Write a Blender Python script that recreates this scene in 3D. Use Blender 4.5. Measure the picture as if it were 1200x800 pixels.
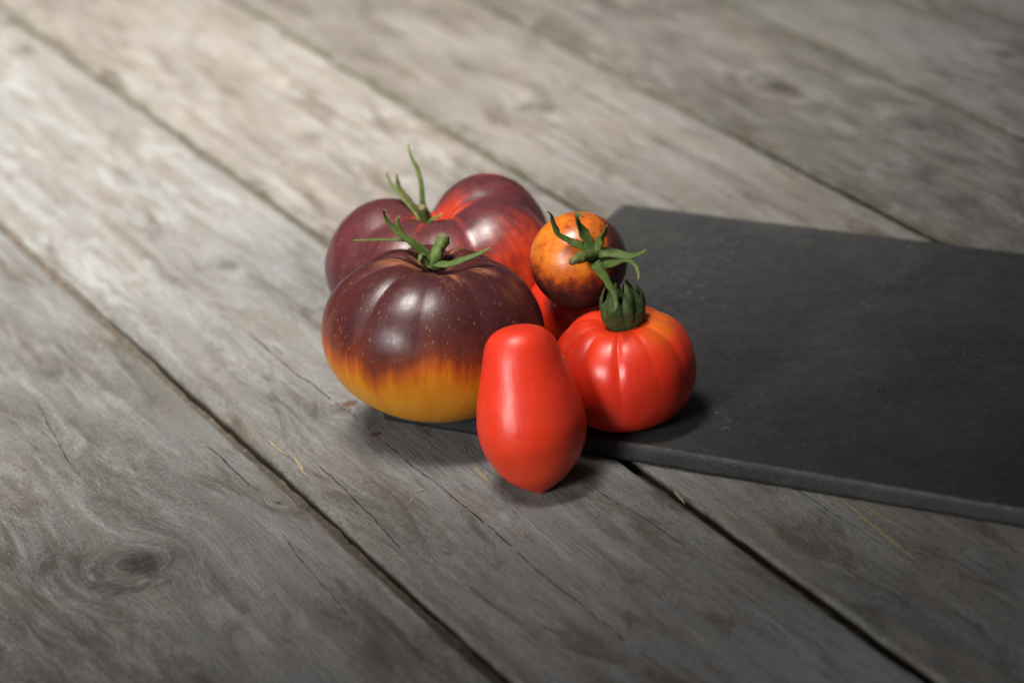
import bpy, bmesh, math
import numpy as np
from mathutils import Matrix, Vector

# ---------------------------------------------------------------- clean start
for o in list(bpy.data.objects):
    bpy.data.objects.remove(o, do_unlink=True)
scene = bpy.context.scene
COL = scene.collection
MM = 0.001

# ---------------------------------------------------------------- camera
cam_data = bpy.data.cameras.new("camera")
cam = bpy.data.objects.new("camera", cam_data)
COL.objects.link(cam)
cam.matrix_world = Matrix(((0.99438917, 0.10578361, 0.0, 0.0),
                           (-0.0448469, 0.42157068, -0.90568588, -1.215558),
                           (-0.09580672, 0.90060424, 0.42394939, 0.569),
                           (0, 0, 0, 1)))
cam_data.sensor_width = 36.0
cam_data.lens = 105.0
cam_data.clip_start = 0.02
cam_data.clip_end = 50.0
cam_data.dof.use_dof = True
cam_data.dof.focus_distance = 1.222
cam_data.dof.aperture_fstop = 6.6
cam_data.dof.aperture_blades = 0
scene.camera = cam

# ---------------------------------------------------------------- light
world = bpy.data.worlds.new("World")
scene.world = world
world.use_nodes = True
bg = world.node_tree.nodes["Background"]
bg.inputs[0].default_value = (0.80, 0.88, 1.0, 1.0)
bg.inputs[1].default_value = 0.070


def lamp(name, loc, target, size, power, color, spread):
    d = bpy.data.lights.new(name, 'AREA')
    d.shape = 'DISK'
    d.size = size
    d.energy = power
    d.color = color
    d.spread = math.radians(spread)
    o = bpy.data.objects.new(name, d)
    COL.objects.link(o)
    o.location = loc
    o.rotation_euler = (Vector(target) - Vector(loc)).to_track_quat('-Z', 'Y').to_euler()
    return o


lamp("overhead_softbox_lamp", (-0.43, 0.10, 1.20), (-0.31, 0.37, 0.0), 1.0, 10.6, (1.0, 0.955, 0.885), 33)
lamp("side_softbox_lamp", (-0.85, -0.98, 0.60), (-0.02, -0.06, 0.05), 1.70, 5.4, (1.0, 0.99, 0.97), 21)

scene.view_settings.view_transform = 'Standard'
scene.view_settings.look = 'None'
scene.view_settings.exposure = 0.0
scene.view_settings.gamma = 1.0
scene.view_settings.use_curve_mapping = False
scene.render.engine = 'CYCLES'

rng = np.random.default_rng(7)


# ---------------------------------------------------------------- numpy noise
def _hash(ix, iy, iz, seed):
    h = (ix.astype(np.int64) * 374761393 + iy.astype(np.int64) * 668265263
         + iz.astype(np.int64) * 2147483647 + seed * 1274126177) & 0xFFFFFFFF
    h = ((h ^ (h >> 13)) * 1274126177) & 0xFFFFFFFF
    h = (h ^ (h >> 16)) & 0xFFFFFF
    return h / float(0xFFFFFF)


def vnoise(x, y, z=None, seed=0):
    x = np.asarray(x, float); y = np.asarray(y, float) + 0 * x
    z = np.zeros_like(x) if z is None else np.asarray(z, float) + 0 * x
    ix, iy, iz = np.floor(x), np.floor(y), np.floor(z)
    fx, fy, fz = x - ix, y - iy, z - iz
    s = lambda t: t * t * (3 - 2 * t)
    fx, fy, fz = s(fx), s(fy), s(fz)
    r = 0
    for a in (0, 1):
        for b in (0, 1):
            for c in (0, 1):
                w = (fx if a else 1 - fx) * (fy if b else 1 - fy) * (fz if c else 1 - fz)
                r = r + w * _hash(ix + a, iy + b, iz + c, seed)
    return r * 2 - 1


def fbm(x, y, z=None, seed=0, octaves=4):
    r, a = 0, 1.0
    for k in range(octaves):
        f = 2.0 ** k
        r = r + a * vnoise(np.asarray(x) * f, np.asarray(y) * f, None if z is None else np.asarray(z) * f, seed + k * 17)
        a *= 0.5
    return r / 1.8


def sstep(a, b, x):
    t = np.clip((x - a) / (b - a), 0, 1)
    return t * t * (3 - 2 * t)


# ---------------------------------------------------------------- mesh helpers
def new_mesh(name, verts, faces, mat, smooth=True, attrs=None, scale=MM):
    me = bpy.data.meshes.new(name)
    v = np.asarray(verts, float) * scale
    me.from_pydata(v.tolist(), [], [tuple(int(i) for i in f) for f in faces])
    if mat:
        me.materials.append(mat)
    if smooth:
        me.polygons.foreach_set('use_smooth', [True] * len(me.polygons))
    for k, val in (attrs or {}).items():
        val = np.asarray(val, np.float32)
        if val.ndim == 1:
            a = me.attributes.new(k, 'FLOAT', 'POINT'); a.data.foreach_set('value', val)
        else:
            a = me.attributes.new(k, 'FLOAT_VECTOR', 'POINT'); a.data.foreach_set('vector', val.ravel())
    me.update()
    return me


def grid_faces(n, m, wrap=False):
    """n rows, m columns"""
    i = np.arange(n - 1)[:, None]
    j = np.arange(m if wrap else m - 1)[None, :]
    j2 = (j + 1) % m
    q = np.stack([i * m + j + 0 * j2, (i + 1) * m + j, (i + 1) * m + j2, i * m + j2 + 0 * j], -1)
    return q.reshape(-1, 4)


def obj(name, me, parent=None, loc=None):
    o = bpy.data.objects.new(name, me)
    COL.objects.link(o)
    if parent:
        o.parent = parent
    if loc is not None:
        o.location = loc
    return o


def thing(name, label, cat, loc, group=None):
    o = bpy.data.objects.new(name, None)
    COL.objects.link(o)
    o.empty_display_size = 0.02
    o.location = [c * MM for c in loc]
    o['label'] = label
    o['category'] = cat
    if group:
        o['group'] = group
    return o


# ---------------------------------------------------------------- node helper
class NT:
    def __init__(self, name):
        self.mat = bpy.data.materials.new(name)
        self.mat.use_nodes = True
        self.t = self.mat.node_tree
        self.bsdf = self.t.nodes['Principled BSDF']

    def n(self, kind, ins=None, **props):
        nd = self.t.nodes.new(kind)
        for k, v in props.items():
            setattr(nd, k, v)
        for k, v in (ins or {}).items():
            self.set(nd.inputs[k], v)
        return nd

    def set(self, sock, v):
        if isinstance(v, bpy.types.NodeSocket):
            self.t.links.new(v, sock)
        elif hasattr(sock, 'default_value'):
            if isinstance(v, (tuple, list)) and len(v) == 3 and sock.type == 'RGBA':
                v = (*v, 1.0)
            sock.default_value = v

    def out(self, key, v):
        self.set(self.bsdf.inputs[key], v)

    def m(self, op, a, b=0.0, c=0.0, clamp=False):
        nd = self.n('ShaderNodeMath', operation=op, use_clamp=clamp)
        for s, v in zip(nd.inputs, (a, b, c)):
            self.set(s, v)
        return nd.outputs[0]

    def attr(self, name, vec=False):
        nd = self.n('ShaderNodeAttribute', attribute_name=name)
        return nd.outputs['Vector' if vec else 'Fac']

    def mul(self, v, s):
        nd = self.n('ShaderNodeVectorMath', operation='MULTIPLY')
        self.set(nd.inputs[0], v); self.set(nd.inputs[1], s)
        return nd.outputs[0]

    def add(self, v, s):
        nd = self.n('ShaderNodeVectorMath', operation='ADD')
        self.set(nd.inputs[0], v); self.set(nd.inputs[1], s)
        return nd.outputs[0]

    def noise(self, vec, scale, detail=3.0, rough=0.55, dist=0.0, color=False):
        nd = self.n('ShaderNodeTexNoise', {'Vector': vec, 'Scale': scale, 'Detail': detail, 'Roughness': rough, 'Distortion': dist})
        return nd.outputs['Color' if color else 'Fac']

    def vor(self, vec, scale, rnd=1.0, color=False, feature='F1'):
        nd = self.n('ShaderNodeTexVoronoi', {'Vector': vec, 'Scale': scale, 'Randomness': rnd}, feature=feature)
        return nd.outputs['Color' if color else 'Distance']

    def ss(self, v, a, b, lo=0.0, hi=1.0):
        nd = self.n('ShaderNodeMapRange', {'Value': v, 'From Min': a, 'From Max': b, 'To Min': lo, 'To Max': hi}, interpolation_type='SMOOTHSTEP')
        return nd.outputs[0]

    def mix(self, f, a, b, mode='MIX'):
        nd = self.n('ShaderNodeMix', data_type='RGBA', blend_type=mode)
        self.set(nd.inputs[0], f); self.set(nd.inputs[6], a); self.set(nd.inputs[7], b)
        return nd.outputs[2]

    def ramp(self, f, stops):
        nd = self.n('ShaderNodeValToRGB', {'Fac': f})
        els = nd.color_ramp.elements
        while len(els) < len(stops):
            els.new(0.5)
        for e, (p, c) in zip(els, stops):
            e.position = p
            e.color = (*c, 1.0)
        return nd.outputs[0]

    def bump(self, h, strength, dist, normal=None):
        ins = {'Height': h, 'Strength': strength, 'Distance': dist}
        if normal is not None:
            ins['Normal'] = normal
        return self.n('ShaderNodeBump', ins).outputs[0]

    def sep(self, v):
        return self.n('ShaderNodeSeparateXYZ', {0: v}).outputs

    def comb(self, x, y, z):
        return self.n('ShaderNodeCombineXYZ', {0: x, 1: y, 2: z}).outputs[0]


# ================================================================ WOOD TABLE
def wood_material():
    N = NT("weathered_wood")
    g = N.attr('grain', True)                 # across (bent round knots), along, plank id; mm
    p = N.attr('flat', True)                  # straight plank coordinates
    knot = N.attr('knot')
    warm = N.attr('warm')
    grime_falloff = N.attr('grime_falloff')
    stain = N.attr('stain')
    # long fine fibres
    fib = N.noise(N.mul(g, (1.1, 0.030, 3.0)), 1.0, 4.0, 0.65)
    fib2 = N.noise(N.mul(g, (3.0, 0.10, 5.0)), 1.0, 3.0, 0.6)
    # growth bands
    band = N.noise(N.mul(g, (0.16, 0.006, 1.7)), 1.0, 4.0, 0.6, 0.4)
    # blotches of silvering and dirt
    blotch = N.noise(N.mul(p, (0.040, 0.013, 2.3)), 1.0, 5.0, 0.62, 0.6)
    blotch2 = N.noise(N.mul(g, (0.10, 0.022, 4.1)), 1.0, 6.0, 0.68, 0.8)
    speck = N.noise(N.mul(g, (1.0, 0.40, 1.0)), 1.0, 6.0, 0.78)
    pin = N.noise(N.mul(g, (2.6, 0.8, 1.0)), 1.0, 3.0, 0.7)
    fleck = N.noise(N.mul(g, (0.55, 0.10, 7.0)), 1.0, 4.0, 0.7, 0.3)
    col = N.ramp(band, [(0.30, (0.160, 0.157, 0.152)), (0.45, (0.205, 0.205, 0.201)), (0.55, (0.235, 0.237, 0.235)), (0.72, (0.275, 0.280, 0.280))])
    # brown tint and silver-blue weathering
    col = N.mix(N.ss(blotch, 0.46, 0.70, 0.0, 0.5), col, (0.167, 0.133, 0.105))
    col = N.mix(N.ss(blotch2, 0.48, 0.66, 0.0, 0.8), col, (0.300, 0.322, 0.335))
    col = N.mix(N.ss(N.noise(N.mul(g, (0.07, 0.014, 9.0)), 1.0, 6.0, 0.75, 0.7), 0.50, 0.66, 0.0, 0.8), col, (0.085, 0.074, 0.062))
    # warm tint of the boards that are less weathered
    col = N.mix(N.m('MULTIPLY', warm, 0.55), col, N.mix(1.0, col, (1.0, 0.85, 0.71), 'MULTIPLY'))
    # grime: mottled dirt film, also carrying painted light falloff on some planks
    gm = N.m('MULTIPLY', grime_falloff, N.ss(N.m('ADD', N.m('MULTIPLY', blotch2, 0.7), N.m('MULTIPLY', speck, 0.55)), 0.42, 0.78), clamp=True)
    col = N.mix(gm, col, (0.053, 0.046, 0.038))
    # fibres and specks
    col = N.mix(N.ss(fib, 0.50, 0.74, 0.0, 0.55), col, (0.081, 0.068, 0.059))
    col = N.mix(N.ss(pin, 0.58, 0.68, 0.0, 0.8), col, (0.055, 0.046, 0.038))
    col = N.mix(N.ss(fib2, 0.52, 0.72, 0.0, 0.55), col, (0.093, 0.084, 0.074))
    col = N.mix(N.ss(speck, 0.55, 0.66, 0.0, 0.75), col, (0.093, 0.077, 0.062))
    col = N.mix(N.ss(fleck, 0.665, 0.73, 0.0, 0.6), col, (0.310, 0.248, 0.146))
    # knots
    ring = N.noise(N.mul(p, (0.45, 0.30, 2.0)), 1.0, 5.0, 0.7, 1.0)
    col = N.mix(N.m('MULTIPLY', knot, N.ss(ring, 0.35, 0.58, 0.55, 1.0)), col, (0.037, 0.029, 0.024))
    # rusty drops
    st = N.ss(N.m('ADD', stain, N.m('MULTIPLY', N.m('SUBTRACT', speck, 0.5), 1.1)), 0.42, 0.62)
    col = N.mix(N.m('MULTIPLY', st, 0.85), col, (0.105, 0.046, 0.025))
    # cracks: signed distance to a wandering line against its half width (mm)
    crack = None
    for k in range(3):
        d = N.attr('crack%d' % k)
        w = N.attr('crackw%d' % k)
        d = N.m('ADD', d, N.m('MULTIPLY', N.m('SUBTRACT', N.noise(N.mul(p, (0.20, 0.16, 1.0 + k)), 1.0, 4.0, 0.7), 0.5), 1.5))
        ww = N.m('MULTIPLY', N.m('MULTIPLY', w, 0.75), N.ss(N.noise(N.mul(p, (0.05, 0.16, 3.0 + k)), 1.0, 4.0, 0.7), 0.36, 0.58, 0.0, 1.0))
        c = N.m('SUBTRACT', 1.0, N.m('DIVIDE', N.m('ABSOLUTE', d), N.m('MAXIMUM', ww, 0.001)), clamp=True)
        crack = c if crack is None else N.m('MAXIMUM', crack, c)
    crack = N.ss(crack, 0.0, 0.5)
    col = N.mix(N.m('MULTIPLY', crack, 0.9), col, (0.022, 0.017, 0.014))
    # green algae by the joints
    moss = N.attr('moss')
    mo = N.m('MULTIPLY', moss, N.ss(N.noise(N.mul(p, (0.30, 0.06, 1.0)), 1.0, 5.0, 0.7), 0.40, 0.66), clamp=True)
    col = N.mix(mo, col, (0.059, 0.056, 0.025))
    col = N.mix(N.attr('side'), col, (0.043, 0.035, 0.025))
    N.out('Base Color', col)
    N.out('Roughness', N.ss(blotch2, 0.3, 0.8, 0.62, 0.80))
    N.out('Specular IOR Level', 0.30)
    h = N.m('ADD', N.m('MULTIPLY', fib, -0.6), N.m('MULTIPLY', speck, -0.35))
    h = N.m('ADD', h, N.m('MULTIPLY', fib2, -0.45))
    h = N.m('ADD', h, N.m('MULTIPLY', crack, -1.6))
    h = N.m('ADD', h, N.m('MULTIPLY', pin, -0.4))
    N.out('Normal', N.bump(h, 0.9, 0.0019))
    return N.mat


WOOD = wood_material()

TABLE_ANGLE = 0.451048
tab = bpy.data.objects.new("tabletop", None)
COL.objects.link(tab)
tab.rotation_euler = (0, 0, TABLE_ANGLE)
tab['kind'] = 'structure'
tab['label'] = 'weathered grey tabletop of long bare planks with open joints'

JOINTS = [-300.0, -139.0, -16.8, 99.3, 209.9, 316.8, 419.2, 525.0]
GAPW = [6.0, 6.0, 5.6, 4.2, 3.6, 4.0, 4.0, 4.0]
# knots: (across, along, radius across, stretch along, strength)
KNOTS = [(-219.0, -82.0, 17.0, 1.05, 1.0), (-149.5, -72.0, 2.6, 1.5, 1.0),
         (35.0, 300.0, 6.0, 1.7, 0.55), (52.0, 215.0, 5.0, 1.7, 0.45), (152.0, 250.0, 8.0, 2.0, 0.5), (262.0, 190.0, 12.0, 2.2, 0.8), (285.0, 95.0, 10.0, 2.5, 0.6),
         (-70.0, 170.0, 9.0, 1.8, 0.4), (60.0, -205.0, 5.0, 2.0, 0.5),
         (-92.0, -12.0, 6.0, 1.2, 0.10), (380.0, 150.0, 9.0, 2.0, 0.6)]
# cracks per plank: (start across, start along, end across, end along, half width mm)
CRACKS = {0: [(-153.0, 2.0, -150.5, -67.0, 0.6), (-207.0, 10.0, -196.0, 90.0, 0.5), (-158.0, -95.0, -168.0, -190.0, 0.35)],
          1: [(-91.0, 110.0, -90.0, -330.0, 0.6), (-121.0, -45.0, -126.5, -155.0, 0.5), (-44.0, -90.0, -30.0, -260.0, 0.35)],
          2: [(30.0, -230.0, 36.0, -350.0, 0.45), (22.0, -150.0, 26.0, -260.0, 0.4), (70.0, 260.0, 60.0, 120.0, 0.6)],
          3: [(150.0, 320.0, 143.0, 120.0, 0.6), (180.0, 80.0, 172.0, 250.0, 0.4), (125.0, 90.0, 128.0, 220.0, 0.4)],
          4: [(270.0, 250.0, 262.0, 20.0, 0.7), (290.0, 150.0, 292.0, 0.0, 0.5), (240.0, 300.0, 236.0, 120.0, 0.4)],
          5: [(360.0, 260.0, 352.0, 60.0, 0.6), (395.0, 240.0, 390.0, 60.0, 0.5), (340.0, 200.0, 336.0, 100.0, 0.4)],
          6: []}
STAINS = [(-85.5, -8.8, 5.6), (-89.6, -42.8, 4.6), (-80.0, -20.0, 2.0)]
WARM = [0.0, 0.2, 0.65, 0.75, 0.5, 0.2, 0.1]
GRIME_FALLOFF = [0.78, 0.38, 0.50, 0.46, 1.0, 0.65, 0.55]  # board dirt, raised on front and right planks to paint in light falloff


def build_plank(k):
    x0 = JOINTS[k] + GAPW[k] / 2
    x1 = JOINTS[k + 1] - GAPW[k + 1] / 2
    w = x1 - x0
    # across samples, tight at both arrises
    e = np.array([0, 0.5, 1.0, 1.6, 2.4, 3.5, 5.0])
    mid = np.linspace(7.0, w - 7.0, int((w - 14) / 1.9))
    u = np.concatenate([e, mid, w - e[::-1]])
    y = np.arange(-440.0, 720.0, 2.0)
    Ug, Yg = np.meshgrid(u, y)                      # rows along, cols across
    n, m = Ug.shape
    seed = 40 + k * 7
    # uneven arrises
    wl = 0.9 * fbm(y / 38.0, 0 * y + 3.3, seed=seed) + 0.35 * fbm(y / 7.0, 0 * y, seed=seed + 1)
    wr = 0.9 * fbm(y / 38.0, 0 * y + 8.3, seed=seed + 2) + 0.35 * fbm(y / 7.0, 0 * y, seed=seed + 3)
    t = Ug / w
    Xg = x0 + Ug + (1 - t) ** 6 * wl[:, None] + t ** 6 * wr[:, None]
    Xg += (t ** 6 - (1 - t) ** 6) * 0.9 * sstep(30, 250, Yg)
    dl, dr = Ug, w - Ug
    d = np.minimum(dl, dr)
    rad = 2.2 + 0.8 * fbm(Yg / 30.0, np.where(dl < dr, 1.0, 9.0) + 0 * Yg, seed=seed + 4)
    q = np.clip(1 - d / rad, 0, 1)
    Z = -rad * 0.75 * (1 - np.sqrt(np.clip(1 - q ** 2, 0, 1)))
    Z += 0.25 * fbm(Xg / 22.0, Yg / 130.0, seed=seed + 5) - 0.15
    Z += 0.08 * fbm(Xg / 4.0, Yg / 50.0, seed=seed + 6)
    Z = np.minimum(Z, 0.0)
    # grain coordinate bent round knots like a stream round a stone
    psi = Xg + 5.0 * fbm(Xg / 70.0, Yg / 260.0, seed=seed + 8) + 1.6 * fbm(Xg / 18.0, Yg / 60.0, seed=seed + 9)
    kn = np.zeros_like(Xg)
    for (kx, ky, R, st, s) in KNOTS:
        dx = Xg - kx
        dy = (Yg - ky) / st
        r2 = dx ** 2 + dy ** 2
        r = np.sqrt(r2) + 1e-6
        fall = np.exp(-r2 / (R * 5.5) ** 2)
        outside = -dx * (R * R) / np.maximum(r2, R * R) * fall * 1.0
        inside = (r - R) * 1.7 * np.clip(1 - r / R, 0, 1)
        psi += np.where(r > R, outside, -dx * fall + inside)
        wob = 1 + 0.55 * fbm(Xg / (R * 0.6), Yg / (R * 0.6), seed=seed + 12)
        core = 1 - sstep(R * 0.30, R * 0.72, np.hypot(dx - 0.28 * R, dy + 0.2 * R) * wob)
        rim = 1.0 * np.exp(-((r * wob - R * 0.9) / (R * 0.13)) ** 2) * sstep(-0.2, 0.5, fbm(Xg / R, Yg / R, seed=seed + 13))
        kn = np.maximum(kn, s * np.maximum(core, rim))
        Z -= 0.35 * s * np.exp(-((r - R) / (R * 0.18)) ** 2)
    Z = np.minimum(Z, 0.0)
    attrs = {'grain': np.stack([psi, Yg, 0 * Xg + k * 37.7], -1).reshape(-1, 3),
             'flat': np.stack([Xg, Yg, 0 * Xg + k * 11.3], -1).reshape(-1, 3),
             'knot': kn.ravel()}
    stain = np.zeros_like(Xg)
    for (sx, sy, R) in STAINS:
        r = np.sqrt((Xg - sx) ** 2 + ((Yg - sy) / 0.8) ** 2)
        stain = np.maximum(stain, 1 - sstep(R * 0.2, R * 1.1, r))
    attrs['stain'] = stain.ravel()
    attrs['warm'] = np.clip(WARM[k] + 0.4 * fbm(Xg / 45.0, Yg / 140.0, seed=seed + 20) + 0.30 * sstep(60, 380, Yg), 0, 1).ravel()
    gr = GRIME_FALLOFF[k] + 0.55 * fbm(Xg / 40.0, Yg / 110.0, seed=seed + 21)
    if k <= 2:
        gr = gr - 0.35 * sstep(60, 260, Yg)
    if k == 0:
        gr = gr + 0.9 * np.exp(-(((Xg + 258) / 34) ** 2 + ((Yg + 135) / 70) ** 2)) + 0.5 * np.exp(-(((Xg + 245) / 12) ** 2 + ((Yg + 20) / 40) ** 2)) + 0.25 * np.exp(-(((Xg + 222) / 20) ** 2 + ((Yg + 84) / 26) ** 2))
    attrs['grime_falloff'] = np.clip(gr, 0, 1).ravel()
    attrs['moss'] = (np.exp(-(d / 4.0) ** 2) * (0.35 + 0.5 * sstep(-50, 150, Xg + 0.3 * Yg))).ravel()
    for c in range(3):
        if c < len(CRACKS[k]):
            ax, ay, bx, by, hw = CRACKS[k][c]
            tt = (Yg - ay) / (by - ay)
            line = ax + (bx - ax) * np.clip(tt, -0.2, 1.2)
            # the crack follows the grain: compare bent coordinate with the straight one
            dd = Xg - line + 2.2 * fbm(Yg / 40.0, 0 * Yg + c * 5.0, seed=seed + 30)
            ww = hw * sstep(0, 0.12, tt) * (1 - sstep(0.8, 1.0, tt))
        else:
            dd = np.full_like(Xg, 50.0); ww = np.zeros_like(Xg)
        attrs['crack%d' % c] = dd.ravel()
        attrs['crackw%d' % c] = ww.ravel()
    verts = np.stack([Xg, Yg, Z], -1).reshape(-1, 3)
    faces = grid_faces(n, m)[:, ::-1]
    # side walls: rows of vertices dropped from both long edges
    depth = -20.0
    top = verts.reshape(n, m, 3)
    base = len(verts)
    extra, ef, eidx = [], [], []
    for side, jj in ((0, 0), (1, m - 1)):
        rows = []
        for dz in (-2.0, -6.0, depth):
            vv = top[:, jj].copy()
            vv[:, 2] = vv[:, 2] + dz
            vv[:, 0] += (1 if side == 0 else -1) * (0.25 + 0.5 * np.abs(fbm(y / 9.0, 0 * y + dz, seed=seed + 50)))
            rows.append(vv)
        start = base + sum(len(q_) for q_ in extra)
        idx = [np.arange(n) * m + jj] + [start + r_ * n + np.arange(n) for r_ in range(3)]
        extra.extend(rows)
        eidx += [np.arange(n) * m + jj] * 3
        for r_ in range(3):
            a, b = idx[r_], idx[r_ + 1]
            qd = np.stack([a[:-1], b[:-1], b[1:], a[1:]], -1)
            ef.append(qd if side == 1 else qd[:, ::-1])
    verts = np.concatenate([verts] + extra)
    src = np.concatenate(eidx)
    for key in list(attrs):
        attrs[key] = np.concatenate([attrs[key], attrs[key][src]])
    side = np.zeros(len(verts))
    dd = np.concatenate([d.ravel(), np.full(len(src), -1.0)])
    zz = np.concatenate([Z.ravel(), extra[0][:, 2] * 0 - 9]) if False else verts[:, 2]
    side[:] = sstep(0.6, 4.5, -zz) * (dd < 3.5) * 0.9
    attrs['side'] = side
    faces = np.concatenate([faces] + ef)
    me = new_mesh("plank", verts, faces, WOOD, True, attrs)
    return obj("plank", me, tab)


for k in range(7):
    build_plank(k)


def dirt_material():
    N = NT("joint_dirt")
    tc = N.n('ShaderNodeTexCoord').outputs['Object']
    f = N.noise(tc, 260.0, 5.0, 0.7)
    g = N.noise(N.mul(tc, (60, 12, 1)), 1.0, 3.0)
    col = N.ramp(f, [(0.3, (0.028, 0.022, 0.018)), (0.55, (0.070, 0.055, 0.040)), (0.75, (0.14, 0.11, 0.078))])
    col = N.mix(N.m('MULTIPLY', N.ss(g, 0.42, 0.66, 0, 0.8), N.ss(N.sep(tc)[0], 0.03, 0.15)), col, (0.085, 0.085, 0.030))
    N.out('Base Color', col)
    N.out('Roughness', 0.95)
    N.out('Normal', N.bump(f, 0.8, 0.002))
    return N.mat


DIRT = dirt_material()
for k in range(1, 7):
    ys = np.arange(-440.0, 720.0, 3.0)
    xs = np.linspace(-GAPW[k] / 2 - 4, GAPW[k] / 2 + 4, 9)
    Xg, Yg = np.meshgrid(xs + JOINTS[k], ys)
    Z = -6.6 + 4.0 * sstep(40, 220, Yg) + 1.2 * fbm(Xg / 5.0, Yg / 8.0, seed=90 + k) + 1.0 * fbm(0 * Xg, Yg / 60.0, seed=99 + k)
    me = new_mesh("joint_filling", np.stack([Xg, Yg, Z], -1).reshape(-1, 3), grid_faces(*Xg.shape)[:, ::-1], DIRT)
    obj("joint_filling", me, tab)

# torn slivers of paler wood lifting from the planks
def sliver_material():
    N = NT("raw_wood_sliver")
    tc = N.n('ShaderNodeTexCoord').outputs['Object']
    N.out('Base Color', N.ramp(N.noise(tc, 700.0, 3.0), [(0.35, (0.13, 0.105, 0.065)), (0.65, (0.24, 0.20, 0.125))]))
    N.out('Roughness', 0.8)
    return N.mat


SLIVER = sliver_material()
planks = [c for c in tab.children if c.name.startswith('plank')]


def sliver(plank, ax, ay, bx, by, w, seed):
    r = np.random.default_rng(seed)
    n = 12
    t = np.linspace(0, 1, n)
    cx = ax + (bx - ax) * t + r.normal(0, 0.18, n).cumsum() * 0.6
    cy = ay + (by - ay) * t
    dx, dy = bx - ax, by - ay
    L = math.hypot(dx, dy)
    nx, ny = -dy / L, dx / L
    ww = 0.8 * w * np.sin(np.pi * np.clip(t, 0.02, 0.98)) ** 0.7 * r.uniform(0.5, 1.2, n)
    lift = 0.02 + 0.25 * t ** 2
    V = []
    for i in range(n):
        V += [(cx[i] - nx * ww[i], cy[i] - ny * ww[i], lift[i]), (cx[i], cy[i], lift[i] + 0.12), (cx[i] + nx * ww[i], cy[i] + ny * ww[i], lift[i]), (cx[i], cy[i], lift[i] - 0.3)]
    F = [tuple(f) for f in grid_faces(n, 4, True)]
    obj("wood_sliver", new_mesh("wood_sliver", V, F, SLIVER, False), plank)


for i, (k, ax, ay, bx, by, w) in enumerate([
    (1, -69.6, -93.6, -72.7, -119.6, 1.50),
    (1, -101.9, -99.9, -95.9, -102.0, 0.80),
    (1, -101.8, -102.8, -105.9, -108.7, 0.60),
    (1, -125.8, -37.5, -130.0, -61.4, 1.30),
    (1, -129.1, -14.8, -128.5, -38.3, 0.90),
    (2, -7.1, -192.8, -8.0, -204.4, 1.10),
    (2, -3.0, -214.5, -3.2, -223.8, 1.00),
    (2, 33.1, -213.1, 27.5, -279.6, 1.60),
    (2, 37.7, -221.3, 38.9, -248.5, 1.00),
    (2, -15.8, -166.8, -17.9, -178.8, 0.80),
    (1, -80.4, -154.2, -82.2, -163.2, 0.80),
    (1, -65.1, -74.7, -66.6, -82.4, 0.70),
    (2, 27.1, -194.7, 29.6, -218.4, 0.80),
]):
    sliver(planks[k], ax, ay, bx, by, w, i)


# ================================================================ SLATE BOARD
def slate_material():
    N = NT("black_slate")
    tc = N.n('ShaderNodeTexCoord').outputs['Object']
    big = N.noise(tc, 14.0, 5.0, 0.6, 0.5)
    fine = N.noise(tc, 900.0, 3.0, 0.7)
    mid = N.noise(tc, 120.0, 5.0, 0.7)
    scr = N.noise(N.mul(tc, (35.0, 420.0, 200.0)), 1.0, 4.0, 0.6, 0.3)
    col = N.ramp(big, [(0.3, (0.017, 0.0175, 0.018)), (0.6, (0.028, 0.028, 0.028)), (0.8, (0.042, 0.041, 0.039))])
    col = N.mix(N.ss(mid, 0.45, 0.80, 0.0, 0.28), col, (0.045, 0.044, 0.042))
    col = N.mix(N.ss(fine, 0.58, 0.74, 0.0, 0.6), col, (0.098, 0.094, 0.086))
    col = N.mix(N.ss(scr, 0.68, 0.80, 0.0, 0.18), col, (0.090, 0.086, 0.083))
    dust = N.noise(tc, 260.0, 4.0, 0.75)
    col = N.mix(N.m('MULTIPLY', N.ss(dust, 0.58, 0.72, 0.0, 0.75), N.ss(N.noise(tc, 22.0, 3.0), 0.42, 0.68)), col, (0.128, 0.116, 0.101))
    edge = N.attr('edge')
    ec = N.m('MULTIPLY', edge, N.ss(N.noise(tc, 330.0, 4.0, 0.7), 0.42, 0.66))
    col = N.mix(N.m('MULTIPLY', ec, 0.18), col, (0.150, 0.143, 0.131))
    N.out('Base Color', col)
    N.out('Roughness', N.ss(mid, 0.3, 0.75, 0.50, 0.74))
    N.out('Specular IOR Level', 0.32)
    h = N.m('ADD', N.m('MULTIPLY', mid, 0.8), N.m('MULTIPLY', fine, 0.35))
    h = N.m('ADD', h, N.m('MULTIPLY', scr, 0.25))
    N.out('Normal', N.bump(h, 0.6, 0.0010))
    return N.mat


SLATE = slate_material()
BT = 8.5                       # board thickness


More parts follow.
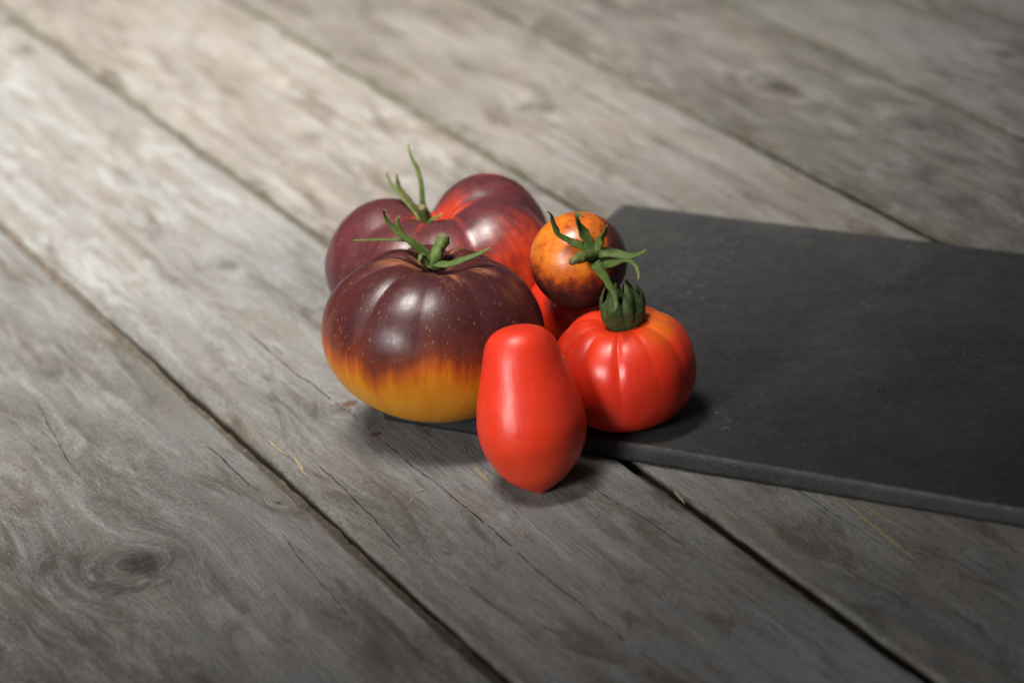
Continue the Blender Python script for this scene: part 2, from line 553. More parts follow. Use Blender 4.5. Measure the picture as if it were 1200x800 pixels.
def build_slate():
    L, D = 420.0, 224.0
    def axis(n_len, step):
        e = np.array([0, 0.35, 0.8, 1.4, 2.2, 3.5, 5.5, 8.0])
        return np.concatenate([e, np.linspace(11, n_len - 11, int((n_len - 22) / step)), n_len - e[::-1]])
    xs, ys = axis(L, 3.0), axis(D, 3.0)
    X, Y = np.meshgrid(xs, ys)
    n, m = X.shape
    d = np.minimum(np.minimum(X, L - X), np.minimum(Y, D - Y))
    rad = 1.1 + 0.4 * fbm(X / 24.0, Y / 24.0, seed=5) + 0.7 * np.clip(fbm(X / 5.0, Y / 5.0, seed=6) - 0.25, 0, 1)
    q = np.clip(1 - d / rad, 0, 1)
    Z = BT - rad * 0.8 * (1 - np.sqrt(np.clip(1 - q ** 2, 0, 1)))
    Z += 0.16 * fbm(X / 45.0, Y / 30.0, seed=7) + 0.07 * fbm(X / 9.0, Y / 6.0, seed=8)
    wob = lambda s, c: 0.7 * fbm(c / 60.0, 0 * c + s, seed=9) + 0.16 * fbm(c / 5.0, 0 * c + s, seed=10)
    ax, ay = X.copy(), Y.copy()
    fx = lambda dist: np.exp(-(dist / 5.0) ** 2)
    Y = Y + fx(ay) * wob(1.0, ax) + fx(D - ay) * wob(2.0, ax)
    X = X + fx(ax) * wob(3.0, ay) + fx(L - ax) * wob(4.0, ay)
    # split corner
    top = np.stack([X, Y, Z], -1).reshape(-1, 3)
    faces = [grid_faces(n, m)[:, ::-1]]
    loop = np.concatenate([np.arange(m), np.arange(1, n) * m + m - 1, (n - 1) * m + np.arange(m - 2, -1, -1), np.arange(n - 2, 0, -1) * m])
    verts = [top]
    prev = loop
    base = len(top)
    cen = np.array([L / 2, D / 2])
    lp = top[loop]
    edge = [1 - sstep(0.2, 1.6, d).ravel()]
    per = np.arange(len(loop)) * 1.0
    for zf in (0.72, 0.5, 0.28, 0.06):
        v = lp.copy()
        v[:, 2] = BT * zf - 0.25
        out = 0.35 * fbm(lp[:, 0] / 9.0, lp[:, 1] / 9.0, np.full(len(loop), zf * 5), seed=12) + 0.3
        dirv = np.stack([np.where(lp[:, 0] < 2, -1, np.where(lp[:, 0] > L - 2, 1, 0)), np.where(lp[:, 1] < 2, -1, np.where(lp[:, 1] > D - 2, 1, 0))], -1)
        v[:, :2] += dirv * out[:, None]
        idx = base + np.arange(len(loop))
        nx = np.roll(np.arange(len(loop)), -1)
        faces.append(np.stack([prev, idx, idx[nx], prev[nx]], -1))
        verts.append(v); base += len(loop); prev = idx
        edge.append(np.full(len(loop), 0.0))
    verts = np.concatenate(verts)
    flist = np.concatenate(faces).tolist() + [prev.tolist()[::-1]]
    me = new_mesh("slate_board", verts, flist, SLATE, True, {'edge': np.concatenate(edge)})
    o = obj("slate_board", me, None, (-57.0 * MM, -65.8 * MM, 0.3 * MM))
    o.rotation_euler = (0, 0, math.atan2(-0.527, 0.850))
    o['label'] = 'dark grey rectangular slate board under the tomatoes, lying across the planks'
    o['category'] = 'board'
    return o


build_slate()


# ================================================================ TOMATOES
def gauss(t, w):
    t = (t + math.pi) % (2 * math.pi) - math.pi
    return 0.55 * np.exp(-(t / w) ** 2) + 0.45 * np.exp(-np.abs(t) / (w * 0.55))


def fruit_shape(a, b, p=0.9, q=1.0, dimple=6.0, dsig=16.0, bottom=2.0, bsig=14.0, grooves=(), fade=(0.42, 0.85), floor=0.15,
                squash=1.0, lump=0.02, seed=1, profile=None, NS=150, NTH=300, lob=()):
    s = np.linspace(0.0, 1.0, NS)
    th = np.linspace(0, 2 * math.pi, NTH, endpoint=False)
    S, T = np.meshgrid(s, th, indexing='ij')
    if profile is None:
        c = np.cos(math.pi * S)
        rho = a * np.sin(math.pi * S) ** p
        z = b * np.sign(c) * np.abs(c) ** q
        z = z - dimple * np.exp(-(rho / dsig) ** 2) * (S < 0.5) + bottom * np.exp(-(rho / bsig) ** 2) * (S >= 0.5)
    else:
        ps, pr, pz = profile
        rho = a * np.interp(S, ps, pr)
        z = b * np.interp(S, ps, pz)
        k = np.ones(9) / 9.0
        for arr in (rho, z):
            pad = np.concatenate([2 * arr[:1] - arr[4:0:-1], arr, 2 * arr[-1:] - arr[-2:-6:-1]])
            sm = np.stack([np.convolve(pad[:, j], k, 'valid') for j in (0,)], -1)
            arr[:] = sm
        rho[0] = 0; rho[-1] = 0
    g = np.zeros_like(S)
    for (ang, depth, w) in grooves:
        g += depth * gauss(T - math.radians(ang), w)
    W = sstep(0.0, 0.14, S) * (floor + (1 - floor) * (1 - sstep(fade[0], fade[1], S)))
    k = 1 - g * W
    for (order, amp, ph) in lob:
        k = k * (1 + amp * np.cos(order * T + ph) * np.sin(math.pi * S) ** 1.0)
    X = rho * np.cos(T) * k
    Y = rho * np.sin(T) * k * squash
    Z = z * (1 - 0.8 * g * W)
    n1 = fbm(X / (a * 0.8) + seed, Y / (a * 0.8), Z / (a * 0.8), seed=seed, octaves=3)
    X, Y, Z = X * (1 + lump * n1), Y * (1 + lump * n1), Z * (1 + lump * n1)
    return X, Y, Z, S, T, g


def lobed_shape(lobes, k=2.2, seed=1, lump=0.02, NS=170, NTH=340):
    """star-shaped body: smooth union of egg-shaped lobes round the axis; (angle, offset, radius across, height, z)"""
    s = np.linspace(0.0, 1.0, NS)
    th = np.linspace(0, 2 * math.pi, NTH, endpoint=False)
    S, T = np.meshgrid(s, th, indexing='ij')
    D = np.stack([np.sin(math.pi * S) * np.cos(T), np.sin(math.pi * S) * np.sin(T), np.cos(math.pi * S)], -1)
    rs = []
    for (ang, off, rx, rz, cz) in lobes:
        c = np.array([off * math.cos(math.radians(ang)), off * math.sin(math.radians(ang)), cz])
        A = np.array([1 / rx, 1 / rx, 1 / rz])
        d, o = D * A, c * A
        a = (d * d).sum(-1)
        b = -(d * o).sum(-1)
        q = (o * o).sum() - 1.0
        rs.append((-b + np.sqrt(np.maximum(b * b - a * q, 0))) / a)
    rs = np.stack(rs, 0)
    top = rs.max(0)
    r = top + k * np.log(np.exp((rs - top) / k).sum(0)) - k * math.log(1.15)
    srt = np.sort(rs, 0)
    g = np.exp(-(srt[-1] - srt[-2]) / 3.0)
    P = D * r[..., None]
    n1 = fbm(P[..., 0] / 24.0 + seed, P[..., 1] / 24.0, P[..., 2] / 24.0, seed=seed, octaves=3)
    P = P * (1 + lump * n1[..., None])
    return P[..., 0], P[..., 1], P[..., 2], S, T, g


def fruit_object(name, parent, centre, rot, shape, mat, ripe):
    """ripe: function(world offset xyz, S, T, groove) -> skin colour index per vertex"""
    X, Y, Z, S, T, g = shape
    n, m = X.shape
    P = np.stack([X, Y, Z], -1).reshape(-1, 3)
    # one vertex at each pole
    P[:m] = P[:m].mean(0); P[-m:] = P[-m:].mean(0)
    R = np.array(rot.to_matrix() if hasattr(rot, 'to_matrix') else rot)
    Wp = P @ R.T
    r = ripe(Wp, S.ravel(), T.ravel(), g.ravel())
    polar = np.stack([np.cos(T), np.sin(T), S], -1).reshape(-1, 3)
    me = new_mesh(name, Wp, grid_faces(n, m, True), mat, True, {'polar': polar, 'ripe': r, 'groove': g.ravel()})
    bm = bmesh.new(); bm.from_mesh(me)
    bmesh.ops.remove_doubles(bm, verts=bm.verts, dist=1e-6)
    bmesh.ops.recalc_face_normals(bm, faces=bm.faces)
    bm.to_mesh(me); bm.free()
    me.polygons.foreach_set('use_smooth', [True] * len(me.polygons))
    base = parent.location
    o = obj(name, me, parent, Vector([c * MM for c in centre]) - base)
    return o


def euler(x, y, z=0):
    """tilt: x degrees about world X, then y about world Y, spin z first"""
    return (Matrix.Rotation(math.radians(y), 3, 'Y') @ Matrix.Rotation(math.radians(x), 3, 'X') @ Matrix.Rotation(math.radians(z), 3, 'Z'))


def skin_material(name, stops, streak=0.16, streak_f=(9.0, 9.0, 2.0), dots=0.0, sub=0.10, rough=0.30, scar=0.0, blot=0.0, sheen=0.35, spec=0.5):
    N = NT(name)
    pol = N.attr('polar', True)
    ripe = N.attr('ripe')
    tc = N.n('ShaderNodeTexCoord').outputs['Object']
    st = N.noise(N.mul(pol, streak_f), 1.0, 5.0, 0.62)
    st2 = N.noise(N.mul(pol, (streak_f[0] * 3.2, streak_f[1] * 3.2, streak_f[2] * 2.2)), 1.0, 3.0, 0.6)
    v = N.m('ADD', ripe, N.m('MULTIPLY', N.m('SUBTRACT', st, 0.5), streak * 2.0))
    v = N.m('ADD', v, N.m('MULTIPLY', N.m('SUBTRACT', st2, 0.5), streak * 0.9))
    if blot:
        b = N.noise(tc, 75.0, 5.0, 0.7)
        b2 = N.noise(N.mul(tc, (1, 1, 1)), 320.0, 4.0, 0.75)
        v = N.m('ADD', v, N.m('MULTIPLY', N.m('SUBTRACT', b, 0.5), blot))
        v = N.m('ADD', v, N.m('MULTIPLY', N.m('SUBTRACT', b2, 0.5), blot * 0.9))
    col = N.ramp(v, stops)
    # faint mottling under the skin
    col = N.mix(N.ss(N.noise(tc, 160.0, 4.0, 0.6), 0.35, 0.7, 0.0, 0.16), col, N.mix(1.0, col, (1.25, 1.05, 1.0), 'MULTIPLY'))
    # tiny pale pores
    pore = N.vor(tc, 620.0)
    pc = N.sep(N.vor(tc, 620.0, color=True))
    pm = N.m('MULTIPLY', N.ss(pore, 0.26, 0.12), N.ss(pc[0], 0.45, 0.9))
    col = N.mix(N.m('MULTIPLY', pm, 0.28), col, N.mix(1.0, col, (1.5, 1.9, 1.6), 'MULTIPLY'))
    if dots:
        dv = N.mul(pol, (58.0, 58.0, 36.0))
        dv = N.add(dv, N.mul(N.noise(N.mul(pol, (9, 9, 9)), 1.0, 2.0, color=True), (0.9, 0.9, 0.9)))
        d = N.vor(dv, 1.0)
        cells = N.sep(N.vor(dv, 1.0, color=True))
        size = N.m('MULTIPLY', N.m('POWER', cells[0], 2.2), 0.30)
        gate = N.ss(N.noise(N.mul(pol, (2.2, 2.2, 3.0)), 1.0, 3.0, 0.6), 0.36, 0.56)
        dot = N.m('MULTIPLY', N.ss(N.m('SUBTRACT', size, d), 0.0, 0.06), gate)
        # short scratches along the meridians
        sv = N.mul(pol, (72.0, 72.0, 30.0))
        d3 = N.vor(N.add(sv, N.mul(N.noise(N.mul(pol, (14, 14, 14)), 1.0, 2.0, color=True), (1.3, 1.3, 1.3))), 1.0)
        c3 = N.sep(N.vor(sv, 1.0, color=True))
        dash = N.m('MULTIPLY', N.ss(N.m('SUBTRACT', N.m('MULTIPLY', N.m('POWER', c3[1], 4.0), 0.26), d3), 0.0, 0.08), gate)
        allm = N.m('MULTIPLY', N.m('MAXIMUM', dot, dash), dots, clamp=True)
        s_ = N.sep(pol)[2]
        allm = N.m('MULTIPLY', allm, N.ss(s_, 0.60, 0.50))
        col = N.mix(allm, col, (0.42, 0.23, 0.13))
    if scar:
        # corky rays round the stalk
        s_ = N.sep(pol)[2]
        ray = N.noise(N.mul(pol, (2.6, 2.6, 3.0)), 1.0, 4.0, 0.7)
        k = N.m('MULTIPLY', N.ss(s_, 0.20, 0.08), N.ss(ray, 0.52, 0.70))
        col = N.mix(N.m('MULTIPLY', k, scar), col, (0.55, 0.23, 0.10))
    N.out('Base Color', col)
    N.out('Roughness', N.ss(N.noise(tc, 70.0, 6.0, 0.7), 0.3, 0.7, rough - 0.09, rough + 0.09))
    N.out('Specular IOR Level', spec)
    N.out('Subsurface Weight', sub)
    N.out('Subsurface Radius', (1.0, 0.35, 0.15))
    N.out('Subsurface Scale', 0.004)
    N.out('Coat Weight', sheen)
    N.out('Coat Roughness', 0.30)
    hb = N.m('ADD', N.noise(tc, 60.0, 3.0, 0.5), N.m('MULTIPLY', N.noise(N.mul(pol, (14, 14, 3)), 1.0, 3.0), 0.25))
    N.out('Normal', N.bump(hb, 0.10, 0.004))
    return N.mat


# ---- greenery
def green_material(name, lo, hi, tip):
    N = NT(name)
    tc = N.n('ShaderNodeTexCoord').outputs['Object']
    al = N.attr('along')
    f = N.noise(tc, 420.0, 4.0, 0.65)
    col = N.ramp(f, [(0.3, lo), (0.7, hi)])
    big = N.noise(tc, 110.0, 3.0)
    col = N.mix(N.ss(N.m('ADD', al, N.m('MULTIPLY', N.m('SUBTRACT', big, 0.5), 0.7)), 0.62, 1.02, 0.0, 0.85), col, tip)
    col = N.mix(N.ss(N.noise(N.mul(tc, (1, 1, 1)), 240.0, 5.0, 0.7), 0.52, 0.72, 0.0, 0.5), col, tip)
    N.out('Base Color', col)
    N.out('Roughness', 0.58)
    N.out('Specular IOR Level', 0.25)
    N.out('Subsurface Weight', 0.08)
    N.out('Subsurface Radius', (0.5, 1.0, 0.3))
    N.out('Subsurface Scale', 0.001)
    N.out('Normal', N.bump(N.noise(tc, 900.0, 3.0), 0.35, 0.0006))
    return N.mat


GREENS = [green_material("sepal_green", (0.040, 0.070, 0.014), (0.085, 0.125, 0.028), (0.16, 0.15, 0.055)),
          green_material("stalk_green", (0.048, 0.078, 0.016), (0.100, 0.135, 0.032), (0.14, 0.125, 0.05)),
          green_material("dry_sepal", (0.060, 0.070, 0.022), (0.15, 0.13, 0.050), (0.10, 0.055, 0.03)),
          green_material("dark_sepal_green", (0.022, 0.044, 0.012), (0.062, 0.098, 0.028), (0.11, 0.105, 0.045))]


def spline(pts, n):
    P = np.asarray(pts, float)
    E = np.concatenate([2 * P[:1] - P[1:2], P, 2 * P[-1:] - P[-2:-1]])
    segs = len(P) - 1
    u = np.linspace(0, segs - 1e-9, n)
    i = np.floor(u).astype(int)
    t = (u - i)[:, None]
    a, b, c, d = E[i], E[i + 1], E[i + 2], E[i + 3]
    return 0.5 * (2 * b + (c - a) * t + (2 * a - 5 * b + 4 * c - d) * t ** 2 + (3 * b - 3 * c + d - a) * t ** 3)


def strand(name, parent, pts, widths, mat, flat=0.55, sides=10, n=44, seed=0, rough=0.08, facing=(0, -0.4, 0.9)):
    """tapering sepal (flat < 1, with a keel) or stalk (flat = 1) along a path, mm in world space"""
    C = spline(pts, n)
    w = np.interp(np.linspace(0, 1, n), np.linspace(0, 1, len(widths)), widths)
    tan = np.gradient(C, axis=0)
    tan /= np.linalg.norm(tan, axis=1)[:, None] + 1e-9
    up = np.asarray(facing, float)
    nrm = up - (tan @ up)[:, None] * tan
    for i in range(1, n):
        if np.linalg.norm(nrm[i]) < 0.15 or nrm[i] @ nrm[i - 1] < 0:
            nrm[i] = nrm[i - 1] - (nrm[i - 1] @ tan[i]) * tan[i]
    nrm /= np.linalg.norm(nrm, axis=1)[:, None] + 1e-9
    bi = np.cross(tan, nrm)
    r = np.random.default_rng(seed + 100)
    tw = r.uniform(-0.5, 0.5) * np.linspace(0, 1, n) * (1 if flat < 0.9 else 0)
    V, al = [], []
    for i in range(n):
        for j in range(sides):
            a = 2 * math.pi * j / sides + tw[i]
            ca, sa = math.cos(a), math.sin(a)
            k = 1.0
            if flat < 0.9:
                k = 1.0 - 0.28 * math.exp(-((sa - 1) / 0.25) ** 2)     # channel along the upper face
            rr = 0.5 * w[i] * (1 + rough * float(vnoise(np.array([i * 0.35 + seed * 3.1]), np.array([j * 0.9]))[0]))
            V.append(C[i] + bi[i] * ca * rr + nrm[i] * sa * rr * flat * k)
            al.append(i / (n - 1))
    F = [tuple(f) for f in grid_faces(n, sides, True)]
    F += [tuple(range(sides))[::-1], tuple((n - 1) * sides + j for j in range(sides))]
    base = np.array(parent.location) / MM
    me = new_mesh(name, np.array(V) - base, F, mat, True, {'along': np.array(al)})
    bm = bmesh.new(); bm.from_mesh(me)
    bmesh.ops.recalc_face_normals(bm, faces=bm.faces)
    bm.to_mesh(me); bm.free()
    return obj(name, me, parent)


# paths of the sepals and stalks, millimetres in the table's world frame: points, widths, colour
CALYX = {
    'front': [
        ([(-29.1, -73.6, 74.2), (-24.1, -76.9, 74.3), (-18.3, -79.3, 76.2), (-11.3, -79.5, 78.2), (-7.6, -78.0, 79.0), (-4.7, -76.6, 79.7)],
         [4.7, 4.03, 3.36, 2.69, 1.79, 0.5], 0),
        ([(-30.0, -73.0, 75.6), (-34.1, -73.9, 80.7), (-37.8, -73.9, 85.4), (-42.4, -73.2, 89.2), (-45.5, -72.4, 93.4), (-47.1, -71.6, 97.5), (-46.9, -72.7, 99.8), (-45.8, -73.8, 99.8)],
         [4.03, 3.58, 3.14, 2.69, 2.13, 1.3, 0.9, 0.4], 0),
        ([(-29.2, -70.9, 75.4), (-34.1, -69.8, 80.1), (-38.3, -68.2, 83.4), (-41.2, -66.9, 86.3), (-42.2, -66.1, 90.4), (-41.9, -65.9, 93.0), (-40.8, -66.8, 93.6)],
         [3.81, 3.58, 3.36, 2.91, 2.02, 1.0, 0.4], 0),
        ([(-30.3, -69.9, 75.1), (-33.1, -67.2, 78.5), (-37.1, -64.9, 81.1), (-43.0, -65.2, 82.7), (-50.8, -65.8, 83.9), (-57.5, -67.4, 85.1), (-61.3, -68.2, 85.9), (-61.9, -68.7, 87.1)],
         [2.91, 2.46, 2.02, 1.68, 1.46, 1.1, 0.9, 0.5], 0),
        ([(-30.6, -72.8, 76.0), (-33.2, -74.7, 79.0), (-34.4, -77.2, 78.3), (-35.0, -78.2, 76.1)],
         [2.91, 2.24, 1.79, 0.56], 0),
    ],
    'front_stem': [
        ([(-29.2, -72.1, 72.8), (-28.1, -72.8, 76.1), (-26.4, -70.4, 78.7), (-24.7, -68.3, 80.8), (-23.4, -66.4, 82.5)],
         [7.17, 5.15, 4.93, 5.82, 5.15], 1),
    ],
    'back': [
        ([(-32.4, 2.7, 60.3), (-32.8, 3.3, 66.3), (-32.5, 4.1, 72.8), (-32.5, 5.9, 79.0), (-33.4, 8.4, 84.2), (-35.5, 11.6, 88.9), (-36.2, 14.5, 92.7), (-35.7, 16.1, 93.6)],
         [3.58, 3.14, 2.46, 2.02, 1.9, 1.5, 1.1, 0.4], 0),
        ([(-32.9, 1.5, 62.5), (-35.0, 0.4, 67.3), (-37.9, 0.5, 72.1), (-40.1, 1.1, 75.8), (-42.3, 2.0, 80.1), (-42.5, 2.8, 84.3), (-41.7, 3.1, 84.9)],
         [3.36, 2.91, 2.69, 2.46, 2.02, 1.1, 0.4], 2),
        ([(-34.1, 6.2, 60.7), (-38.8, 12.1, 66.2), (-42.8, 16.2, 70.3), (-45.8, 19.0, 74.0), (-47.3, 20.7, 77.6), (-47.1, 20.6, 79.7)],
         [2.69, 2.24, 2.02, 1.68, 1.12, 0.4], 0),
        ([(-32.0, -1.3, 61.1), (-29.8, -4.2, 64.5), (-26.6, -6.5, 66.7), (-24.1, -7.8, 68.6)],
         [3.36, 2.91, 2.24, 0.56], 0),
        ([(-32.7, -1.3, 61.2), (-34.2, -6.5, 61.9), (-35.8, -10.9, 61.9), (-36.5, -12.6, 63.1)],
         [3.14, 2.46, 1.57, 0.45], 0),
    ],
    'back_stem': [
        ([(-31.5, 1.7, 58.2), (-31.8, 0.5, 62.8), (-32.1, -0.8, 67.1), (-33.2, -2.5, 70.4)],
         [6.05, 4.26, 4.03, 3.36], 1),
    ],
    'orange': [
        ([(36.3, -78.6, 73.1), (33.7, -78.3, 76.0), (28.3, -77.8, 79.4), (24.0, -78.4, 82.9), (22.3, -78.3, 87.7), (21.6, -78.7, 91.8), (20.3, -79.7, 94.2), (19.5, -80.9, 94.1)],
         [4.94, 4.16, 3.64, 2.91, 2.35, 1.5, 0.9, 0.4], 0),
        ([(37.1, -78.3, 73.6), (35.8, -77.2, 78.3), (33.7, -76.2, 82.8), (32.3, -77.4, 87.3), (31.7, -79.1, 90.8), (33.1, -80.9, 91.7), (35.1, -82.3, 91.0)],
         [5.46, 4.94, 4.68, 3.58, 2.69, 1.4, 0.5], 0),
        ([(38.1, -78.5, 73.2), (39.8, -78.1, 76.3), (41.8, -78.7, 79.8), (43.0, -81.3, 83.8), (43.9, -83.2, 86.9)],
         [5.46, 5.46, 4.94, 3.36, 1.34], 0),
        ([(38.0, -78.8, 72.6), (41.9, -80.5, 73.6), (46.7, -82.7, 73.6), (51.8, -85.2, 73.0), (55.6, -86.9, 74.0), (58.2, -87.4, 75.5), (59.3, -87.1, 76.0)],
         [6.5, 6.24, 5.2, 3.58, 2.69, 1.4, 0.5], 0),
        ([(37.9, -79.3, 71.6), (41.4, -83.4, 69.9), (46.2, -87.1, 71.3), (50.6, -92.4, 74.3), (53.4, -96.9, 74.0), (54.3, -101.2, 72.0), (53.9, -104.2, 70.3)],
         [7.02, 6.24, 4.42, 2.69, 2.02, 1.4, 0.6], 0),
        ([(37.1, -79.5, 71.0), (38.5, -90.4, 71.4), (40.5, -103.3, 72.2), (42.1, -113.4, 71.9), (43.2, -119.7, 70.1), (43.0, -122.9, 68.1), (41.9, -124.4, 67.2), (41.3, -124.4, 68.3)],
         [5.72, 4.94, 3.64, 2.46, 2.13, 1.6, 1.1, 0.5], 0),
    ],
    'orange_stem': [
        ([(38.3, -78.2, 71.5), (36.8, -81.7, 73.5), (34.6, -85.4, 75.0), (32.0, -88.3, 75.8), (30.1, -89.9, 76.0), (27.5, -91.8, 75.6)],
         [6.94, 5.15, 4.7, 4.93, 3.81, 2.6], 1),
    ],
}


def calyx(key, parent, shift=(0, 0, 0)):
    sh = np.array(shift, float)
    for i, (pts, w, c) in enumerate(CALYX[key]):
        strand("sepal", parent, np.array(pts) + sh, w, GREENS[c], 0.38, seed=i + len(key), rough=0.22)
    for pts, w, c in CALYX[key + '_stem']:
        strand("stalk", parent, np.array(pts) + sh, w, GREENS[c], 1.0, sides=14, seed=3, rough=0.22)


# ---- large purple and yellow tomato in front
def nearest(a, b):
    return (a - b + 180) % 360 - 180


FRONT_C = (-32.3, -77.0, BT + 35.4)
t_front = thing("beefsteak_tomato", "large dark purple tomato with a yellow base and a green calyx, in front", "tomato", (FRONT_C[0], FRONT_C[1], BT))
shape = fruit_shape(47.0, 35.0, p=0.86, q=1.0, dimple=9.0, dsig=13.0, bottom=2.5, bsig=15, squash=0.93, lump=0.02, seed=3,
                    grooves=[(-134, 0.040, 0.14), (-100, 0.014, 0.12), (-62, 0.018, 0.14), (-26, 0.030, 0.15), (35, 0.06, 0.18), (78, 0.08, 0.16), (120, 0.06, 0.16), (158, 0.07, 0.15), (-168, 0.040, 0.12)],
                    fade=(0.22, 0.55), floor=0.06)


def ripe_front(P, S, T, g):
    blush = 0.10 * fbm(P[:, 0] / 16, P[:, 1] / 16, P[:, 2] / 30, seed=61)
    edge = 0.548 + 0.03 * np.sin(T * 2 + 1.0) + 0.02 * np.sin(T * 5) + 0.012 * np.sin(T * 9 + 1)
    v = sstep(edge - 0.24, edge + 0.12, S)
    v = v * 0.92 + blush
    v += 0.13 * np.exp(-((S - 0.06) / 0.05) ** 2)
    return v


SK_FRONT = skin_material("purple_yellow_skin",
                         [(0.0, (0.050, 0.011, 0.013)), (0.22, (0.078, 0.016, 0.011)), (0.42, (0.15, 0.026, 0.010)), (0.60, (0.42, 0.085, 0.008)), (0.80, (0.64, 0.22, 0.008)), (1.0, (0.68, 0.30, 0.010))],
                         streak=0.30, streak_f=(5.0, 5.0, 2.0), dots=0.6, sub=0.04, rough=0.38, scar=0.6, sheen=0.08, spec=0.38)
fruit_object("fruit", t_front, FRONT_C, euler(-2, 9, 0), shape, SK_FRONT, ripe_front)
calyx('front', t_front)

# ---- large lobed purple tomato behind
BACK_C = (-25.3, 11.5, 36.5)
t_back = thing("beefsteak_tomato", "large deeply lobed purple and red tomato behind the purple and yellow one", "tomato", (BACK_C[0], BACK_C[1], 0))
BACK_LOBES = [(36, 24.5, 28.0, 32.0, 0.5), (-30, 25.0, 28.0, 31.5, 0.0), (168, 26.0, 29.0, 31.0, 0.0), (105, 15.0, 21.0, 22.0, -6.0),
              (-88, 20.0, 25.0, 30.0, -1.0), (-140, 21.0, 25.0, 29.0, -1.0)]
shape = lobed_shape(BACK_LOBES, k=1.6, seed=8, lump=0.03)
bX, bZ = shape[0], shape[2]
low = sstep(0.0, -12.0, bZ)
bZ *= 1 + low * (0.15 * sstep(-6.0, -26.0, bX) - 0.17 * sstep(-8.0, 16.0, bX))     # shallow where the board lifts it


def ripe_back(P, S, T, g):
    d = P @ np.array([0.66, -0.60, -0.30]) / 50.0
    v = 0.12 + 0.56 * sstep(0.30, 0.82, d)
    rho = np.hypot(P[:, 0], P[:, 1])
    v += 0.42 * (1 - sstep(5.0, 19.0, rho)) * (S < 0.5)
    v += 0.75 * np.exp(-((P[:, 1] - 0.38 * P[:, 0] - 9.0) / 0.55) ** 2) * (P[:, 0] > 17) * (P[:, 0] < 31) * (S < 0.5)
    v += 0.30 * sstep(0.45, 0.9, g) * (1 - sstep(14.0, 36.0, rho))
    v += 0.35 * sstep(0.58, 0.75, S)
    v += 0.16 * fbm(P[:, 0] / 18, P[:, 1] / 18, P[:, 2] / 18, seed=4)
    return np.clip(v, 0, 1)


SK_BACK = skin_material("purple_red_skin",
                        [(0.0, (0.050, 0.013, 0.017)), (0.25, (0.090, 0.018, 0.020)), (0.45, (0.20, 0.024, 0.018)), (0.68, (0.48, 0.040, 0.012)), (1.0, (0.64, 0.14, 0.012))],
                        streak=0.34, streak_f=(6.0, 6.0, 2.6), dots=0.45, sub=0.06, rough=0.36, sheen=0.08, blot=0.32, spec=0.42)
fruit_object("fruit", t_back, BACK_C, euler(3, -2, 0), shape, SK_BACK, ripe_back)
calyx('back', t_back)

# ---- plain red tomato tucked in the middle of the pile
HID_C = (27.0, -39.0, BT + 20.0)
t_hid = thing("round_tomato", "plain red tomato tucked in the dark gap under the small orange one", "tomato", (HID_C[0], HID_C[1], BT))
SK_RED = skin_material("red_skin", [(0.0, (0.60, 0.018, 0.007)), (0.5, (0.68, 0.042, 0.008)), (1.0, (0.76, 0.22, 0.014))], streak=0.12, streak_f=(4, 4, 1.5), sub=0.12, rough=0.38, sheen=0.10, blot=0.14)
shape = fruit_shape(20.5, 19.0, p=0.95, dimple=3, dsig=6, bottom=0.5, bsig=6, seed=12, NS=80, NTH=140)
fruit_object("fruit", t_hid, HID_C, euler(20, 25), shape, SK_RED, lambda P, S, T, g: 0.15 + 0 * S)
strand("stalk", t_hid, [(HID_C[0] + 9, HID_C[1] + 7, BT + 35.0), (HID_C[0] + 10.5, HID_C[1] + 9, BT + 37.5), (HID_C[0] + 12, HID_C[1] + 12, BT + 39.5)], [2.6, 2.2, 2.4], GREENS[1], 1.0)

# ---- ribbed red tomato with a closed calyx
RIB_C = (45.0, -104.6, BT + 23.0)
t_rib = thing("ribbed_tomato", "squat ribbed red tomato with a closed dark green calyx, on the slate", "tomato", (RIB_C[0], RIB_C[1], BT))
shape = fruit_shape(30.0, 23.6, p=0.72, q=0.95, dimple=5.5, dsig=8.5, bottom=1.8, bsig=9, squash=0.97, lump=0.015, seed=21,
                    grooves=[(-97, 0.038, 0.09), (-134, 0.035, 0.16), (-66, 0.014, 0.12), (-36, 0.030, 0.15), (-2, 0.018, 0.13), (35, 0.05, 0.16), (75, 0.04, 0.14), (115, 0.05, 0.14), (152, 0.035, 0.13), (-164, 0.04, 0.14)],
                    fade=(0.26, 0.66), floor=0.10)


def ripe_rib(P, S, T, g):
    d = P[:, 0] / 29.0
    v = 0.15 + 0.55 * sstep(-0.15, 0.75, d) * (1 - sstep(0.15, 0.42, S)) + 0.16 * (1 - sstep(0.1, 0.35, S))
    v += 0.35 * np.exp(-(np.abs(nearest(np.degrees(T), -97)) / 1.6) ** 2) * sstep(0.2, 0.26, S) * (1 - sstep(0.42, 0.46, S))
    return np.clip(v, 0, 1)


fruit_object("fruit", t_rib, RIB_C, euler(2, -1, 0), shape, SK_RED, ripe_rib)


